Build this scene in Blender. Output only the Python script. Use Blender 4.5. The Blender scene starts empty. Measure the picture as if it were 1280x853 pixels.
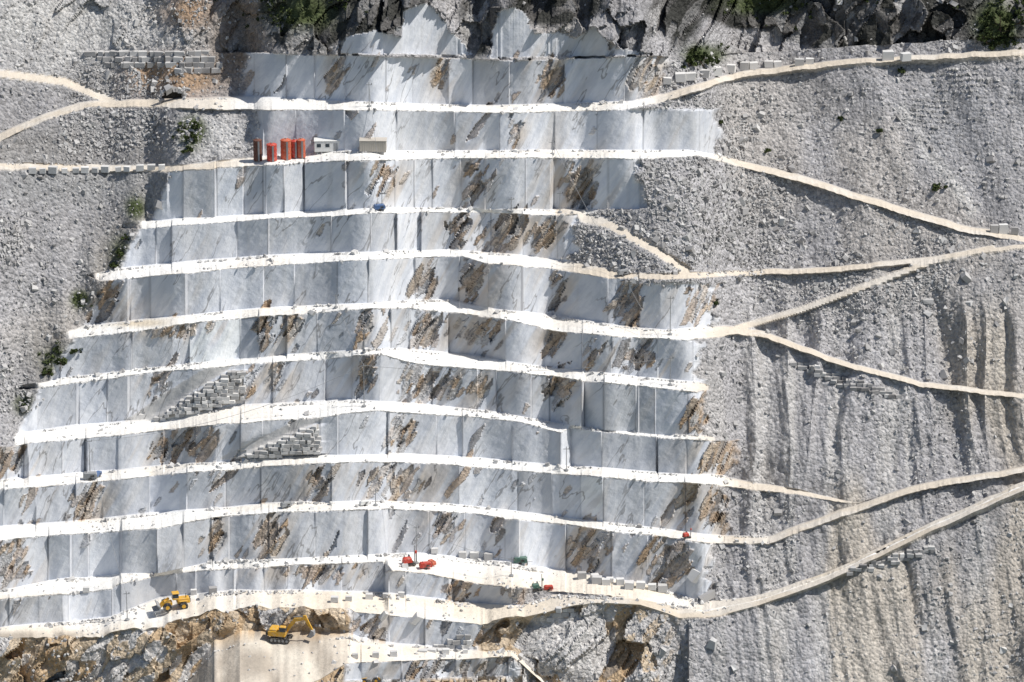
import bpy, bmesh, math, random
import numpy as np
from mathutils import Vector, Matrix, Euler
random.seed(7); rng=np.random.default_rng(11)
S=bpy.context.scene
# ------------------------------------------------------------------ camera / survey frame
PITCH=math.radians(20); DIST=798.0; F=DIST*6.4
CAM=np.array([0.0,-DIST*math.cos(PITCH),DIST*math.sin(PITCH)])
cd=bpy.data.cameras.new("camera"); cam=bpy.data.objects.new("camera",cd); S.collection.objects.link(cam)
cam.location=CAM; cam.rotation_euler=(math.pi/2-PITCH,0,0)
cd.sensor_width=36; cd.lens=36*F/1280; cd.clip_start=1; cd.clip_end=20000
S.camera=cam
def ray(px,py):
    a=(px-640)/F; b=(426.5-py)/F
    return a, math.cos(PITCH)+b*math.sin(PITCH), -math.sin(PITCH)+b*math.cos(PITCH)
# ------------------------------------------------------------------ numpy noise
def hsh(i,j,seed):
    n=(i*374761393+j*668265263+seed*1442695041)&0x7fffffff
    n=((n^(n>>13))*1274126177)&0x7fffffff
    n=(n^(n>>16))&0xffff
    return n/65535.0
def vn(x,y,seed=0):
    xi=np.floor(x).astype(np.int64); yi=np.floor(y).astype(np.int64); fx=x-xi; fy=y-yi
    fx=fx*fx*(3-2*fx); fy=fy*fy*(3-2*fy)
    return (hsh(xi,yi,seed)*(1-fx)+hsh(xi+1,yi,seed)*fx)*(1-fy)+(hsh(xi,yi+1,seed)*(1-fx)+hsh(xi+1,yi+1,seed)*fx)*fy
def fbm(x,y,o=4,seed=0,g=0.5):
    s=0;a=1;t=0
    for k in range(o):
        s=s+a*vn(x*2**k,y*2**k,seed+k*17); t+=a; a*=g
    return s/t
def cells(u,v,seed):
    iu=np.floor(u).astype(np.int64); iv_=np.floor(v).astype(np.int64); bd=np.full(u.shape,1e9); out=[np.zeros(u.shape) for _ in range(6)]
    for a in(-1,0,1):
        for b in(-1,0,1):
            i=iu+a;j=iv_+b; cu=i+.15+.7*hsh(i,j,seed); cv=j+.15+.7*hsh(i,j,seed+1); d=(u-cu)**2+(v-cv)**2; m=d<bd; bd=np.where(m,d,bd)
            for k,val in enumerate([u-cu,v-cv,hsh(i,j,seed+2),hsh(i,j,seed+3),hsh(i,j,seed+4),hsh(i,j,seed+5)]): out[k]=np.where(m,val,out[k])
    return out
def sst(a,b,x):
    t=np.clip((x-a)/(b-a),0,1); return t*t*(3-2*t)
# ------------------------------------------------------------------ traced bench lines (crest / toe of each quarry bench)
L={}
L['toeM']=[(-200,904),(200,877),(265,875),(420,863),(432,850),(640,844),(700,875),(900,906),(1480,940)]
L['crM']=[(-200,902),(200,874),(265,872),(340,868),(400,850),(432,829),(640,820),(700,872),(900,903),(1480,938)]
L['toeL']=[(-200,898),(0,893),(200,868),(240,840),(268,802),(300,789),(430,792),(500,804),(590,812),(640,814),(700,868),(900,900),(1480,936)]
L['crL']=[(-200,812),(0,797),(130,794),(200,780),(260,765),(300,760),(350,759),(430,763),(540,774),(600,780),(680,766),(740,753),(800,757),(850,772),(900,770),(950,757),(1050,720),(1150,671),(1280,613),(1480,586)]
L['toeK']=[(-200,800),(0,783),(80,777),(140,770),(200,746),(300,737),(480,739),(560,750),(650,757),(690,743),(800,750),(880,764),(950,751),(1050,714),(1150,665),(1280,607),(1480,580)]
L['crK']=[(-200,765),(0,748),(80,742),(90,744),(140,736),(150,728),(220,716),(300,710),(480,702),(492,713),(530,716),(600,730),(650,735),(690,739),(800,749),(880,763),(950,750),(1050,713),(1150,664),(1280,606),(1480,579)]
L['toeJ']=[(-200,755),(0,738),(88,722),(150,717),(200,716),(265,702),(400,695),(520,690),(620,700),(720,714),(800,728),(880,752),(950,744),(1050,709),(1150,660),(1280,601),(1480,575)]
L['crJ']=[(-200,684),(0,675),(88,667),(150,664),(200,661),(264,647),(350,640),(480,635),(600,643),(700,655),(800,668),(880,678),(960,680),(1050,647),(1150,613),(1280,591),(1480,566)]
L['toeI']=[(-200,666),(0,657),(100,650),(200,640),(330,629),(460,624),(560,628),(700,645),(800,657),(880,668),(960,670),(1050,637),(1070,631),(1150,604),(1280,583),(1480,560)]
L['crI']=[(-200,620),(0,612),(100,604),(200,594),(330,583),(450,577),(560,580),(700,592),(800,600),(890,605),(980,616),(1070,630),(1150,603),(1280,582),(1480,559)]
L['toeH']=[(-200,608),(0,600),(20,597),(100,590),(200,581),(300,575),(400,568),(500,566),(600,571),(700,581),(800,589),(900,594),(980,608),(1070,628),(1150,602),(1280,581),(1480,558)]
L['crH']=[(-200,566),(0,557),(35,555),(130,546),(250,533),(400,521),(470,513),(560,519),(650,527),(700,540),(712,534),(800,545),(890,551),(920,549.5),(1000,548.5),(1280,556),(1480,557)]
L['toeG']=[(-200,562),(0,550),(22,541),(100,530),(200,523),(300,506),(420,497),(500,502),(600,511),(690,527),(760,538),(830,543),(890,545),(1000,548),(1280,555.5),(1480,556)]
L['crG']=[(-200,503),(0,487),(50,485),(100,478),(200,464),(300,456),(400,449),(470,443),(520,455),(640,464),(740,477),(800,482),(870,490),(900,484.5),(1000,500.5),(1280,530.5),(1480,540.5)]
L['toeF']=[(-200,500),(0,485),(50,478),(70,474),(160,462),(270,451),(400,439),(500,435),(600,444),(680,459),(760,466),(868,476),(900,484),(1000,500),(1280,530),(1480,540)]
L['crF']=[(-200,431),(0,426),(70,425),(90,424),(160,415),(250,402),(330,395),(430,388),(510,384),(560,390),(640,400),(700,414),(760,419),(860,425),(920,418),(960,423),(1050,457),(1150,483),(1280,499),(1480,520)]
L['toeE']=[(-200,430),(0,425),(85,414),(105,407),(200,397),(330,384),(480,377),(560,373),(620,386),(700,394),(780,407),(830,412),(905,406),(960,415),(1050,450),(1150,476),(1280,493),(1480,514)]
L['crE']=[(-200,361),(0,351),(110,344),(125,351),(200,344),(330,332),(460,325),(578,320),(610,330),(680,334),(760,347),(830,349),(900,346),(1050,339),(1150,328),(1280,309),(1480,358)]
L['toeD']=[(-200,360),(0,350),(110,343),(140,336),(250,325),(400,316),(560,312),(640,317),(716,327),(790,341),(900,339),(1050,332),(1150,322),(1280,304.6),(1480,353)]
L['crD']=[(-200,301),(0,291),(140,285),(180,286),(250,281),(330,274),(480,266),(580,264),(700,269),(760,263),(800,262.5),(900,265.5),(1000,275.5),(1100,290.5),(1200,300.5),(1280,304.3),(1480,352.5)]
L['toeC']=[(-200,300),(0,290),(130,284),(180,276),(300,268),(480,259),(640,261),(800,262),(900,265),(1000,275),(1100,290),(1200,300),(1280,304),(1480,352)]
L['crC']=[(-200,214),(0,211),(210,215),(270,211),(430,200),(620,197),(820,198),(870,195),(900,202),(1000,228),(1100,258),(1200,289),(1280,302.5),(1480,350)]
L['toeB']=[(-200,203),(0,203),(210,207),(300,197),(430,188),(600,187),(860,187),(900,194),(1000,219),(1100,249),(1200,280),(1280,295),(1480,340)]
L['crB']=[(-200,240),(0,177),(60,149),(110,134),(200,134),(300,137),(460,137),(620,141),(780,137),(830,128),(860,117),(920,98),(1000,88),(1060,81),(1120,76),(1280,69),(1480,60)]
L['toeA']=[(-200,228),(0,166),(60,140),(100,127),(200,123),(300,119),(460,128),(620,131),(790,126),(860,108),(920,90),(1000,80),(1060,74),(1120,70),(1280,61),(1480,52)]
L['crA']=[(-200,62),(0,62),(260,66),(320,65),(420,69),(520,71),(640,75),(830,70),(900,68),(1000,62),(1280,45),(1480,40)]
order=['bot','toeM','crM','toeL','crL','toeK','crK','toeJ','crJ','toeI','crI','toeH','crH','toeG','crG','toeF','crF','toeE','crE','toeD','crD','toeC','crC','toeB','crB','toeA','crA','top']
WR={'A':(308,832),'B':(322,897),'C':(192,800),'D':(148,716),'E':(108,892),'F':(66,872),'G':(24,880),'H':(-400,912),'I':(-400,905),'J':(-400,888),'K':(-400,652),'L':(436,604),'M':(432,640)}
LFL={'C':(176,2000),'D':(120,2000),'E':(84,2000),'F':(46,886),'G':(18,893)}
# traced saw-cut corners of the benches: (x, setback in metres)
KEY={'J':[(-200,0),(60,.5),(88,-.6),(90,1.0),(150,1.6),(152,.8),(196,-2.2),(264,.6),(266,-.4),(335,.3),(337,-.3)],
 'E':[(105,1.5),(125,.3),(160,0),(163,.9),(232,0),(234,.7),(330,0),(460,.2),(574,.8),(610,-2.2),(652,-1.2),(654,-.4),(760,.3)],
 'C':[(190,.5),(268,-.4),(271,.6),(329,.3),(332,-.5),(378,.2),(380,.9),(432,-.9),(434,.4),(540,.8),(576,-.3),(688,-.8),(692,.9),(760,-.2),(800,1.5)],
 'H':[(-200,0),(30,.9),(35,-.5),(78,0),(106,.5),(108,-.4),(300,.1),(400,.2),(484,.9),(486,-.2),(640,.9),(700,-2.4),(713,.6),(714,1.2),(820,.2),(822,1.0),(890,-.8)],
 'G':[(22,2),(96,-.6),(99,.7),(160,-.3),(162,.5),(305,.2),(440,.9),(475,-1.4),(540,.3),(620,-.5),(727,-1.4),(730,.9),(795,-.2),(798,.6),(860,-1.2)],
 'K':[(-200,0),(78,-.5),(86,.9),(140,.2),(151,-.7),(220,.2),(292,-.4),(296,.6),(330,-.1),(480,.5),(486,-1.8),(560,-1.2),(566,.8),(640,-.6)],
 'F':[(60,2),(75,.8),(164,-.7),(166,.4),(215,0),(300,.5),(396,-.3),(455,.2),(512,-1.3),(560,.6),(632,-1.0),(680,.3),(765,-.6),(822,.4),(866,-.8)]}
X=np.arange(-180,1461,1.6); NC=len(X)
seam={}; facet={}; tone={}; batt={}
Lp={}
for k in WR:
    e=[-200]
    while e[-1]<1480: e.append(e[-1]+random.choice([22,30,38,46,50,55,62,75])*random.uniform(.85,1.15))
    if k in KEY:
        kx=[q[0] for q in KEY[k]]; e=sorted([x for x in e if min(abs(x-y) for y in kx)>20]+kx)
    e=np.array(e,float)
    n=len(e); g=rng.normal(0,.7 if k not in KEY else .35,n); jump=rng.normal(0,.5,n)*(rng.random(n)<.7)
    idx=np.clip(np.searchsorted(e,X)-1,0,n-2); u=(X-e[idx])/(e[idx+1]-e[idx])
    facet[k]=(g[idx]+jump[idx])*(1-u)+g[idx+1]*u
    if k in KEY: facet[k]=facet[k]+np.interp(X,kx,[q[1] for q in KEY[k]])
    tn=rng.normal(0,.09,n); tone[k]=tn[idx]; bt=rng.normal(0,.6,n); batt[k]=bt[idx]
    st=.3+.7*rng.random(n)
    dd=np.abs(X[:,None]-e[None,:]); d=dd.min(1); ii=dd.argmin(1)
    seam[k]=np.clip(1-d/1.3,0,1)*st[ii]
    jc=rng.normal(0,.9,n); jt=rng.normal(0,.6,n)
    Lp[k]=((jc[idx]*(1-u)+jc[(idx+1)]*u*0.4),(jt[idx]*(1-u)+jt[idx+1]*u))
lines=[]
for nm in order:
    if nm=='bot': y=np.full(NC,1010.0)
    elif nm=='top': y=np.full(NC,-160.0)
    else:
        p=np.array(L[nm]); y=np.interp(X,p[:,0],p[:,1]); k=nm[-1]
        a,b=WR[k]; w=sst(a,a+10,X)*(1-sst(b-10,b,X))
        y=y+w*(Lp[k][0] if nm[:2]=='cr' else Lp[k][1])
        y=y+(1-w)*(vn(X*.06,X*0,ord(k)+(0 if nm[:2]=='cr' else 1))-.5)*2.0
        if nm in('crL','toeL'): y=y+(1-w)*(fbm(X*.05,X*0,3,55)-.5)*9*(1-sst(640,700,X))*(1 if nm=='crL' else .8)
        if nm[:2]=='cr' and k not in 'LM': y=y+(vn(X*.35,X*0,ord(k))-.5)*.9
    lines.append(y)
for i in range(1,len(lines)): lines[i]=np.minimum(lines[i],lines[i-1]-.25)
def inpoly(px,py,poly):
    r=np.zeros(px.shape,bool); n=len(poly)
    for i in range(n):
        x1,y1=poly[i]; x2,y2=poly[(i+1)%n]
        if y1==y2: continue
        c=((y1>py)!=(y2>py))&(px<(x2-x1)*(py-y1)/(y2-y1)+x1); r^=c
    return r
def dist_pl(px,py,pts):
    d=np.full(px.shape,1e9)
    for (x1,y1),(x2,y2) in zip(pts[:-1],pts[1:]):
        vx,vy=x2-x1,y2-y1; t=np.clip(((px-x1)*vx+(py-y1)*vy)/(vx*vx+vy*vy),0,1)
        d=np.minimum(d,np.hypot(px-x1-t*vx,py-y1-t*vy))
    return d
def smooth(v,s):
    n=int(3*s); k=np.exp(-.5*(np.arange(-n,n+1)/s)**2); k/=k.sum(); return np.convolve(np.pad(v,n,mode='edge'),k,mode='valid')
slabs=[[(425,68),(432,46),(470,38),(500,46),(506,14),(530,4),(545,12),(562,38),(575,50),(590,69)],[(612,73),(620,16),(640,8),(656,16),(668,42),(700,40),(720,48),(742,34),(772,60),(825,69)]]
SP=[([(700,266),(760,280),(820,313),(858,338)],6.0),([(920,411),(1000,388),(1100,351),(1170,325),(1240,311)],4.5),([(-190,74),(0,92),(80,102),(140,127)],5.5)]
ramps=[[(150,530),(205,492),(262,457),(292,452),(286,462),(240,490),(196,526)],[(272,574),(330,545),(395,514),(412,514),(404,524),(340,556),(300,574)]]
mason=[[(186,527),(240,494),(288,464),(304,462),(304,500),(250,515)],[(296,573),(345,552),(398,530),(400,567)]]
# ------------------------------------------------------------------ rows
PYr=[];band=[];frac=[]
for b in range(len(order)-1):
    lo,hi=order[b],order[b+1]
    if b==0:n=34
    elif hi=='top':n=120
    elif lo[:3]=='toe' and hi[:2]=='cr': n={'M':16,'K':16,'E':46,'D':40,'L':44}.get(lo[-1],30)
    else:n=5 if lo[-1] not in 'LK' else 9
    for j in range(n):
        PYr.append(lines[b]*(1-j/n)+lines[b+1]*(j/n)); band.append(b); frac.append(j/n)
PYr.append(lines[-1]); band.append(len(order)-2); frac.append(1.0)
PY=np.array(PYr); NR=len(PY); PX=np.broadcast_to(X,PY.shape).copy(); band=np.array(band); frac=np.array(frac)
WALL=np.zeros(PY.shape); FLAT=np.zeros(PY.shape); ROAD=np.zeros(PY.shape)
SEAM=np.zeros(PY.shape); TONE=np.zeros(PY.shape); OFF=np.zeros(PY.shape)
wn=(fbm(PX*.06,PY*.09,3,5)-.5)*34
for r in range(NR):
    b=band[r]; lo,hi=order[b],order[b+1]; th=lines[b]-lines[b+1]
    if lo[:3]=='toe' and hi[:2]=='cr':
        k=lo[-1]; a,c=WR[k]
        w=sst(a-6,a+5,X+wn[r]*.5+(-frac[r]*25 if k in 'CDEFG' else 0))*(1-sst(c-5,c+6,X+wn[r]))
        if k=='B': w=w*sst(134,138,PY[r])
        if k=='E': w=w*(1-sst(770,790,X)*(1-sst(352,357,PY[r])))
        if k=='K': FLAT[r]=sst(660,670,X)*(1-sst(1.5,3,th))
        WALL[r]=w; SEAM[r]=seam[k]*w; TONE[r]=tone[k]*w; OFF[r]=(facet[k]+batt[k]*(frac[r]-.5))*w
    elif (lo[:2]=='cr' and hi[:3]=='toe'):
        kl,kh=lo[-1],hi[-1]
        fl=sst(1.2,3.2,th) if b>5 else np.ones(NC)
        if kh in LFL: fl=fl*sst(LFL[kh][0]-3,LFL[kh][0]+3,X)*(1-sst(LFL[kh][1]-3,LFL[kh][1]+3,X))
        FLAT[r]=fl
        a,c=WR[kh]
        OFF[r]=(facet[kl]+batt[kl]*.5)*(1-frac[r])*((X>WR[kl][0])&(X<WR[kl][1]))+(facet[kh]-batt[kh]*.5)*frac[r]*((X>a)&(X<c))
        ROAD[r]=np.maximum(1-sst(a-60,a,X),sst(c-40,c+20,X)) if kh not in 'KL' else sst(640,760,X)
topb=(band==band.max())[:,None]
for p in slabs: WALL=np.maximum(WALL,inpoly(PX+(vn(PX*.2,PY*.2,3)-.5)*6,PY,p)*topb*1.0)
FLATA=FLAT.copy()
for pts,w in SP:
    dd=dist_pl(PX,PY,pts); m=(1-sst(w*.75,w*1.15,dd))*(1-WALL); FLAT=np.maximum(FLAT,m); ROAD=np.maximum(ROAD,m)
    m2=(1-sst(w*.3,w*1.8,dd))*(1-WALL)*.62; FLATA=np.maximum(FLATA,m2)
RAMP=np.zeros(PY.shape); MAS=np.zeros(PY.shape)
for p in ramps: RAMP=np.maximum(RAMP,inpoly(PX,PY,p)*1.0)
for p in mason: MAS=np.maximum(MAS,inpoly(PX,PY,p)*1.0)
RAMP*=(1-FLAT); MAS*=(1-FLAT)
RS=np.array([smooth(v,5.0) for v in np.maximum(RAMP,MAS)]); OFF*=(1-np.clip(RS*1.5,0,1)); OFF-=1.5*np.array([smooth(v,4.0) for v in MAS])*(1-FLAT)
# steepness
AW,AF,AS=math.radians(81),math.radians(2.5),math.radians(50)
ANG=AS+(AW-AS)*WALL; ANG=ANG*(1-FLATA)+AF*FLATA
lb=(order.index('toeL')==band)[:,None]
ANG=np.where(lb & (PX<860)&(WALL<.5),math.radians(70),ANG)
mb=(order.index('toeM')==band)[:,None]
ROUGH=(lb|((band<=2)[:,None]))*(1-sst(800,870,PX))*np.where(mb&(PX>430)&(PX<642),0.0,1.0)
a,ry,rz=ray(PX,PY)
# surface is integrated upward and downward from the crest of the lowest continuous bench
Y=np.zeros(PY.shape); Z=np.zeros(PY.shape)
T0=math.tan(AS); r0=int(np.where(band==order.index('crL'))[0][0])
t=(-CAM[2]+T0*CAM[1])/(rz[r0]-T0*ry[r0]); Y[r0]=smooth(CAM[1]+t*ry[r0],6.0)
t=(Y[r0]-CAM[1])/ry[r0]; Z[r0]=CAM[2]+t*rz[r0]
start=r0
for r in range(r0+1,NR):
    T=np.tan(.5*(ANG[r]+ANG[r-1]) if band[r]==band[r-1] else ANG[r-1])
    t=(Z[r-1]-CAM[2]+T*(CAM[1]-Y[r-1]))/(rz[r]-T*ry[r])
    Y[r]=CAM[1]+t*ry[r]; Z[r]=CAM[2]+t*rz[r]
    if r==NR-1 or band[r]!=band[r-1]:
        fl=order[band[r-1]][:2]=='cr'
        ys=smooth(Y[r],3.0 if fl else 5.0); n=r-start
        for q in range(start+1,r): Y[q]+=(ys-Y[r])*((q-start)/n)
        Y[r]=ys
        t=(Y[r]-CAM[1])/ry[r]; Z[r]=CAM[2]+t*rz[r]; start=r
for r in range(r0-1,-1,-1):
    T=np.tan(.5*(ANG[r]+ANG[r+1]) if band[r]==band[r+1] else ANG[r])
    t=(Z[r+1]-CAM[2]+T*(CAM[1]-Y[r+1]))/(rz[r]-T*ry[r])
    Y[r]=CAM[1]+t*ry[r]
    if r>0 and band[r]!=band[r-1]: Y[r]=.35*Y[r]+.65*smooth(Y[r],3.0)
    t=(Y[r]-CAM[1])/ry[r]; Z[r]=CAM[2]+t*rz[r]
t=(Y-CAM[1])/ry; XX=t*a; Z=CAM[2]+t*rz
SCREE=np.clip(1-WALL-FLAT,0,1)
# broken / iron-stained zones of the marble faces
BR=[(130,370,24,30),(225,412,40,12),(365,412,12,26),(330,415,10,24),(345,470,13,26),(312,475,10,24),(195,480,12,20),(245,552,26,22),(205,562,20,17),(105,628,22,28),(400,605,18,28),(490,602,42,26),(592,350,18,36),(12,572,22,24),(15,700,18,40),(270,665,8,30),(340,670,16,27),(560,655,16,27),(622,665,9,27),(735,685,28,32),(838,700,34,34),(915,735,34,28),(905,570,30,24),(878,520,28,26),(915,640,36,34),(862,625,12,28),(880,378,24,24),(800,445,30,24),(785,380,18,30),(535,482,50,26),(460,465,16,30),(600,485,16,26),(690,425,14,24),(535,408,25,26),(600,415,30,24),(640,290,50,26),(575,285,12,28),(690,295,20,26),(725,230,28,36),(600,220,18,30),(395,715,46,12),(575,738,22,20),(650,735,20,18),(640,800,60,24),(560,835,60,14),(760,800,70,50),(480,225,18,24),(690,95,20,30),(530,350,14,26),(700,485,16,24),(500,540,20,24),(790,385,14,26),(810,95,20,30),(420,95,9,26),(550,95,8,22),(645,160,8,24),(700,360,12,22),(455,410,8,22),(740,445,10,22),(465,785,24,24)]
cr=XX*.85-Z*.5; al=XX*.5+Z*.85
def brokencells(su,sv,seed,thr,amp):
    wa=(fbm(cr*.35,al*.16,3,seed+7)-.5)*1.7
    cu,cv,c1,c2,c3,c4=cells(cr/su+wa,al/sv+wa*.5,seed)
    qx=(PX-(.85*cu*su+.5*cv*sv)*6.4*.8); qy=(PY+(-.5*cu*su+.85*cv*sv)*6.0*.8)
    B=np.zeros(PY.shape)
    for cx,cy,rx,ryy in BR: B=np.maximum(B,np.exp(-(((qx-cx)/rx)**2+((qy-cy)/ryy)**2)**1.1))
    gb=fbm(qx*.02,qy*.03,3,77)
    return ((B+(c3-.5)*amp>thr)|((gb>.57)&(c3>.94)&(c2<.6)))*1.0,B,cu,cv,c1,c2,c3,c4
K1,BC,cu,cv,c1,c2,c3,c4=brokencells(1.3,6.0,211,.64,.75)
K2,_,du,dv,d1,d2,d3,d4=brokencells(.7,2.2,311,.70,.95)
BROK=np.maximum(K1*(.35+.5*c2),K2*(.3+.55*d2))*(1-MAS)*(1-RAMP)
SOFT=np.zeros(PY.shape)
for cx,cy,rx,ryy in BR: SOFT=np.maximum(SOFT,np.exp(-(((PX-cx)/(rx*1.9))**2+((PY-cy)/(ryy*1.2))**2)))
# relief
OFF+= WALL*(1-MAS)*(K1*((c1-.35)*1.1+(c2-.5)*2.0*cu*1.3)+K2*((d1-.4)*.5)+SOFT*(fbm(cr*.5,al*.07,3,12)-.5)*2.2)
OFF+= WALL*(fbm(XX*.9,Z*.9,2,29)-.5)*.10
gr=sst(840,930,PX)*sst(340,430,PY)
OFF+= SCREE*(1-MAS)*((fbm(XX*.05,Z*.05,3,41)-.5)*5+(fbm(XX*.4,Z*.3,3,42)-.5)*.8+(vn(XX*1.6,Z*1.6,43)-.5)*.25)
rid=np.abs(fbm(XX*.16+fbm(XX*.03,Z*.03,2,4)*2.6,Z*.018,3,51)-.5)*2
OFF+= SCREE*gr*rid*2.8*(.3+1.4*fbm(XX*.02,Z*.02,2,56))
OFF+= SCREE*gr*(fbm(XX*.8+Z*.1,Z*.05,2,52)-.5)*.8
g2=sst(860,950,PX)*(1-sst(340,430,PY))*(1-topb)
OFF+= SCREE*g2*np.abs(fbm(XX*.10+Z*.03,Z*.02,3,58)-.5)*3.0
rg=np.maximum(ROUGH,topb*(1-WALL)*(0.25+.75*sst(250,340,PX)))*SCREE
rg=rg*np.where(lb,(sst(0,.35,frac)*(1-.7*sst(.8,1,frac)))[:,None],1.0)*np.where((PX>240)&(PX<440)&lb,.55,1.0)
wb=(fbm(cr*.12,al*.12,3,221)-.5)*1.6
eu,ev,e1,e2,e3,e4=cells(cr/5.0+wb,al/8.0+wb,231); fu,fv,f1,f2,f3,f4=cells(cr/1.7+wb*2,al/3.0+wb*2,241)
OFF+= rg*((e1-.5)*4.5+(e2-.5)*1.4*eu*5+(e3-.5)*1.0*ev*8+(f1-.5)*1.1+(f2-.5)*1.3*fu*1.7+(fbm(XX*.05,Z*.05,2,61)-.5)*6)
OFF+= FLAT*(fbm(XX*.3,Y*.3,3,71)-.5)*.25
Y=Y+OFF; t=(Y-CAM[1])/ry; XX=t*a; Z=CAM[2]+t*rz
# ------------------------------------------------------------------ tint
def mixc(c,m,v): return c*(1-m[...,None])+np.array(v)*m[...,None]
def blob(cx,cy,rx,ryy,p=1.5): return np.exp(-((((PX-cx)/rx)**2+((PY-cy)/ryy)**2)**p))
n1=fbm(XX*.03,Z*.03,4,81); n2=fbm(XX*.2,Z*.2,4,82); n3=fbm(XX*.25,Z*.02,3,83)
tint=np.ones(PY.shape+(3,))*np.array([.455,.445,.45])
tint=tint*(0.70+.55*n1+.3*(n2-.5))[...,None]
tint=mixc(tint,sst(.50,.66,n3)*gr*.5,(.60,.58,.55))
tint=mixc(tint,sst(.50,.62,fbm(XX*.06,Z*.02,3,86))*gr*.6,(.52,.46,.375))
tint=mixc(tint,sst(.52,.66,fbm(XX*.04,Z*.04,3,85))*(1-gr)*.35,(.50,.45,.38))
tint=mixc(tint,(1-sst(5,11,dist_pl(PX,PY,[(1128,138),(1165,195),(1215,262)])))*.8,(.66,.64,.61))
tint=mixc(tint,sst(.52,.66,fbm(XX*.05,Z*.05,3,84))*(1-gr)*.5,(.29,.285,.29))
def shade(t0,m,col,s=1.0):
    return mixc(t0,np.clip(m*(.45+1.1*n2)*s,0,1)*SCREE,col)
SH=[(blob(120,30,200,70),(.58,.57,.55),.9),(blob(60,190,170,40),(.31,.30,.29),.9),(blob(265,170,45,30),(.58,.57,.56),1),
(blob(90,230,180,30),(.34,.34,.34),.7),(blob(215,95,60,28),(.44,.31,.21),1.1),(blob(235,15,40,22),(.45,.32,.22),1),(blob(300,50,45,65),(.26,.21,.17),1.1),(blob(1190,150,50,60),(.33,.33,.34),.7)]
for m,c,s in SH: tint=shade(tint,m,c,s)
RG=ROUGH*SCREE
def pick3(r,A): 
    o=np.zeros(PY.shape+(3,))
    for lo_,hi_,c in A: o=np.where(((r>=lo_)&(r<hi_))[...,None],np.array(c),o)
    return o
rock=pick3(e4*.6+f4*.4,[(-1,.20,(.30,.25,.20)),(.20,.46,(.52,.385,.245)),(.46,.64,(.60,.49,.36)),(.64,2,(.60,.58,.56))])*(.75+.5*n2)[...,None]
tint=tint*(1-RG[...,None])+rock*RG[...,None]
crag=pick3(e4*.6+f4*.4,[(-1,.40,(.055,.055,.05)),(.40,.60,(.13,.125,.12)),(.60,.78,(.23,.225,.22)),(.78,2,(.40,.39,.38))])*(.7+.6*n2)[...,None]  # dark crag rock, with the shade up there painted into its colours
CM=np.zeros(PY.shape)
for q,s in [((385,20,70,45),1.5),((470,8,70,34),1.2),((600,20,30,50),1.1),((700,8,80,30),.8),((850,20,60,50),.6),((950,8,80,30),1.5),((1090,12,170,56,2.5),1.5),((1250,15,60,50),1.3),((1150,-90,900,70,3),1.3),((500,-90,300,90,3),1.3),((300,60,30,60),.7)]: CM=np.maximum(CM,blob(*q)*s)
CM=sst(.35,.65,CM+(fbm(cr*.10,al*.06,4,91)-.5)*1.0)*SCREE*topb
tint=tint*(1-CM[...,None])+crag*CM[...,None]
VEG=[(240,165,18,20),(150,315,14,22),(170,260,14,16),(72,452,22,18),(100,375,12,12),(30,505,14,14),(380,15,40,22),(950,5,50,12),(1245,30,28,30),(880,68,26,13)]
VM=np.zeros(PY.shape)
for v in VEG: VM=np.maximum(VM,blob(*v))
tint=shade(tint,VM,(.09,.11,.05),1.2)
tint=shade(tint,blob(60,460,40,60)*.6+blob(130,330,30,60)*.6,(.20,.19,.17),.8)
wallc=np.ones(PY.shape+(3,))*np.array([.645,.66,.69])*(1+TONE+(n1-.5)*.12)[...,None]
BROWN=[(.47,.315,.175),(.54,.43,.31),(.19,.16,.135),(.47,.465,.46)]
bcol=pick3(c4,[(-1,.42,BROWN[0]),(.42,.68,BROWN[1]),(.68,.82,BROWN[2]),(.82,2,BROWN[3])]); bcol2=pick3(d4,[(-1,.40,BROWN[0]),(.40,.64,BROWN[1]),(.64,.82,BROWN[2]),(.82,2,BROWN[3])])
bcol=np.where((K2>0)[...,None],bcol2,bcol)*(.65+.7*n2)[...,None]
dkz=blob(600,350,150,110)[...,None]*.35; bcol=bcol*(1-dkz)+np.array([.20,.19,.185])*dkz
st1=fbm(cr*.55,al*.045,4,88)
wallc=mixc(wallc,np.clip(SOFT*1.2,0,1)*sst(.46,.64,st1)*.65,(.53,.43,.32))
wallc=mixc(wallc,sst(.60,.74,fbm(XX*.5,Z*.03,3,89))*.2,(.46,.44,.41))
wallc=wallc*(1-BROK[...,None])+bcol*BROK[...,None]
wallc=mixc(wallc,MAS,(.34,.32,.29))
tint=tint*(1-WALL[...,None])+wallc*WALL[...,None]
flatc=np.ones(PY.shape+(3,))*np.array([.81,.795,.76])*(.93+.14*n2)[...,None]
flatc=mixc(flatc,sst(.5,.7,fbm(XX*.06,Y*.12,3,95))*.35,(.66,.58,.47))
fl=sst(690,740,PY)*.6; flatc=mixc(flatc,fl*sst(.35,.6,fbm(XX*.05,Y*.08,4,96)),(.70,.59,.44))
flatc=mixc(flatc,blob(175,404,40,6)*.8,(.50,.42,.30))
pit=sst(786,794,PY)*(1-sst(425,440,PX)); flatc=mixc(flatc,pit*(.3+.6*sst(.40,.60,fbm(XX*.25,Y*.08,4,97))),(.38,.33,.27))
flatc=mixc(flatc,(1-sst(8,15,dist_pl(PX,PY,[(300,790),(345,812),(385,835),(400,870)])))*.85,(.70,.64,.54))
flatc=mixc(flatc,ROAD*.8,(.56,.485,.385))
flatc=mixc(flatc,ROAD*sst(.52,.62,fbm(XX*.12,Y*.3,3,98))*.5,(.66,.63,.58))
tint=tint*(1-FLAT[...,None])+flatc*FLAT[...,None]
tint=mixc(tint,RAMP*.85,(.56,.54,.51))
tint=np.clip(tint,.01,.84)
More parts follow.
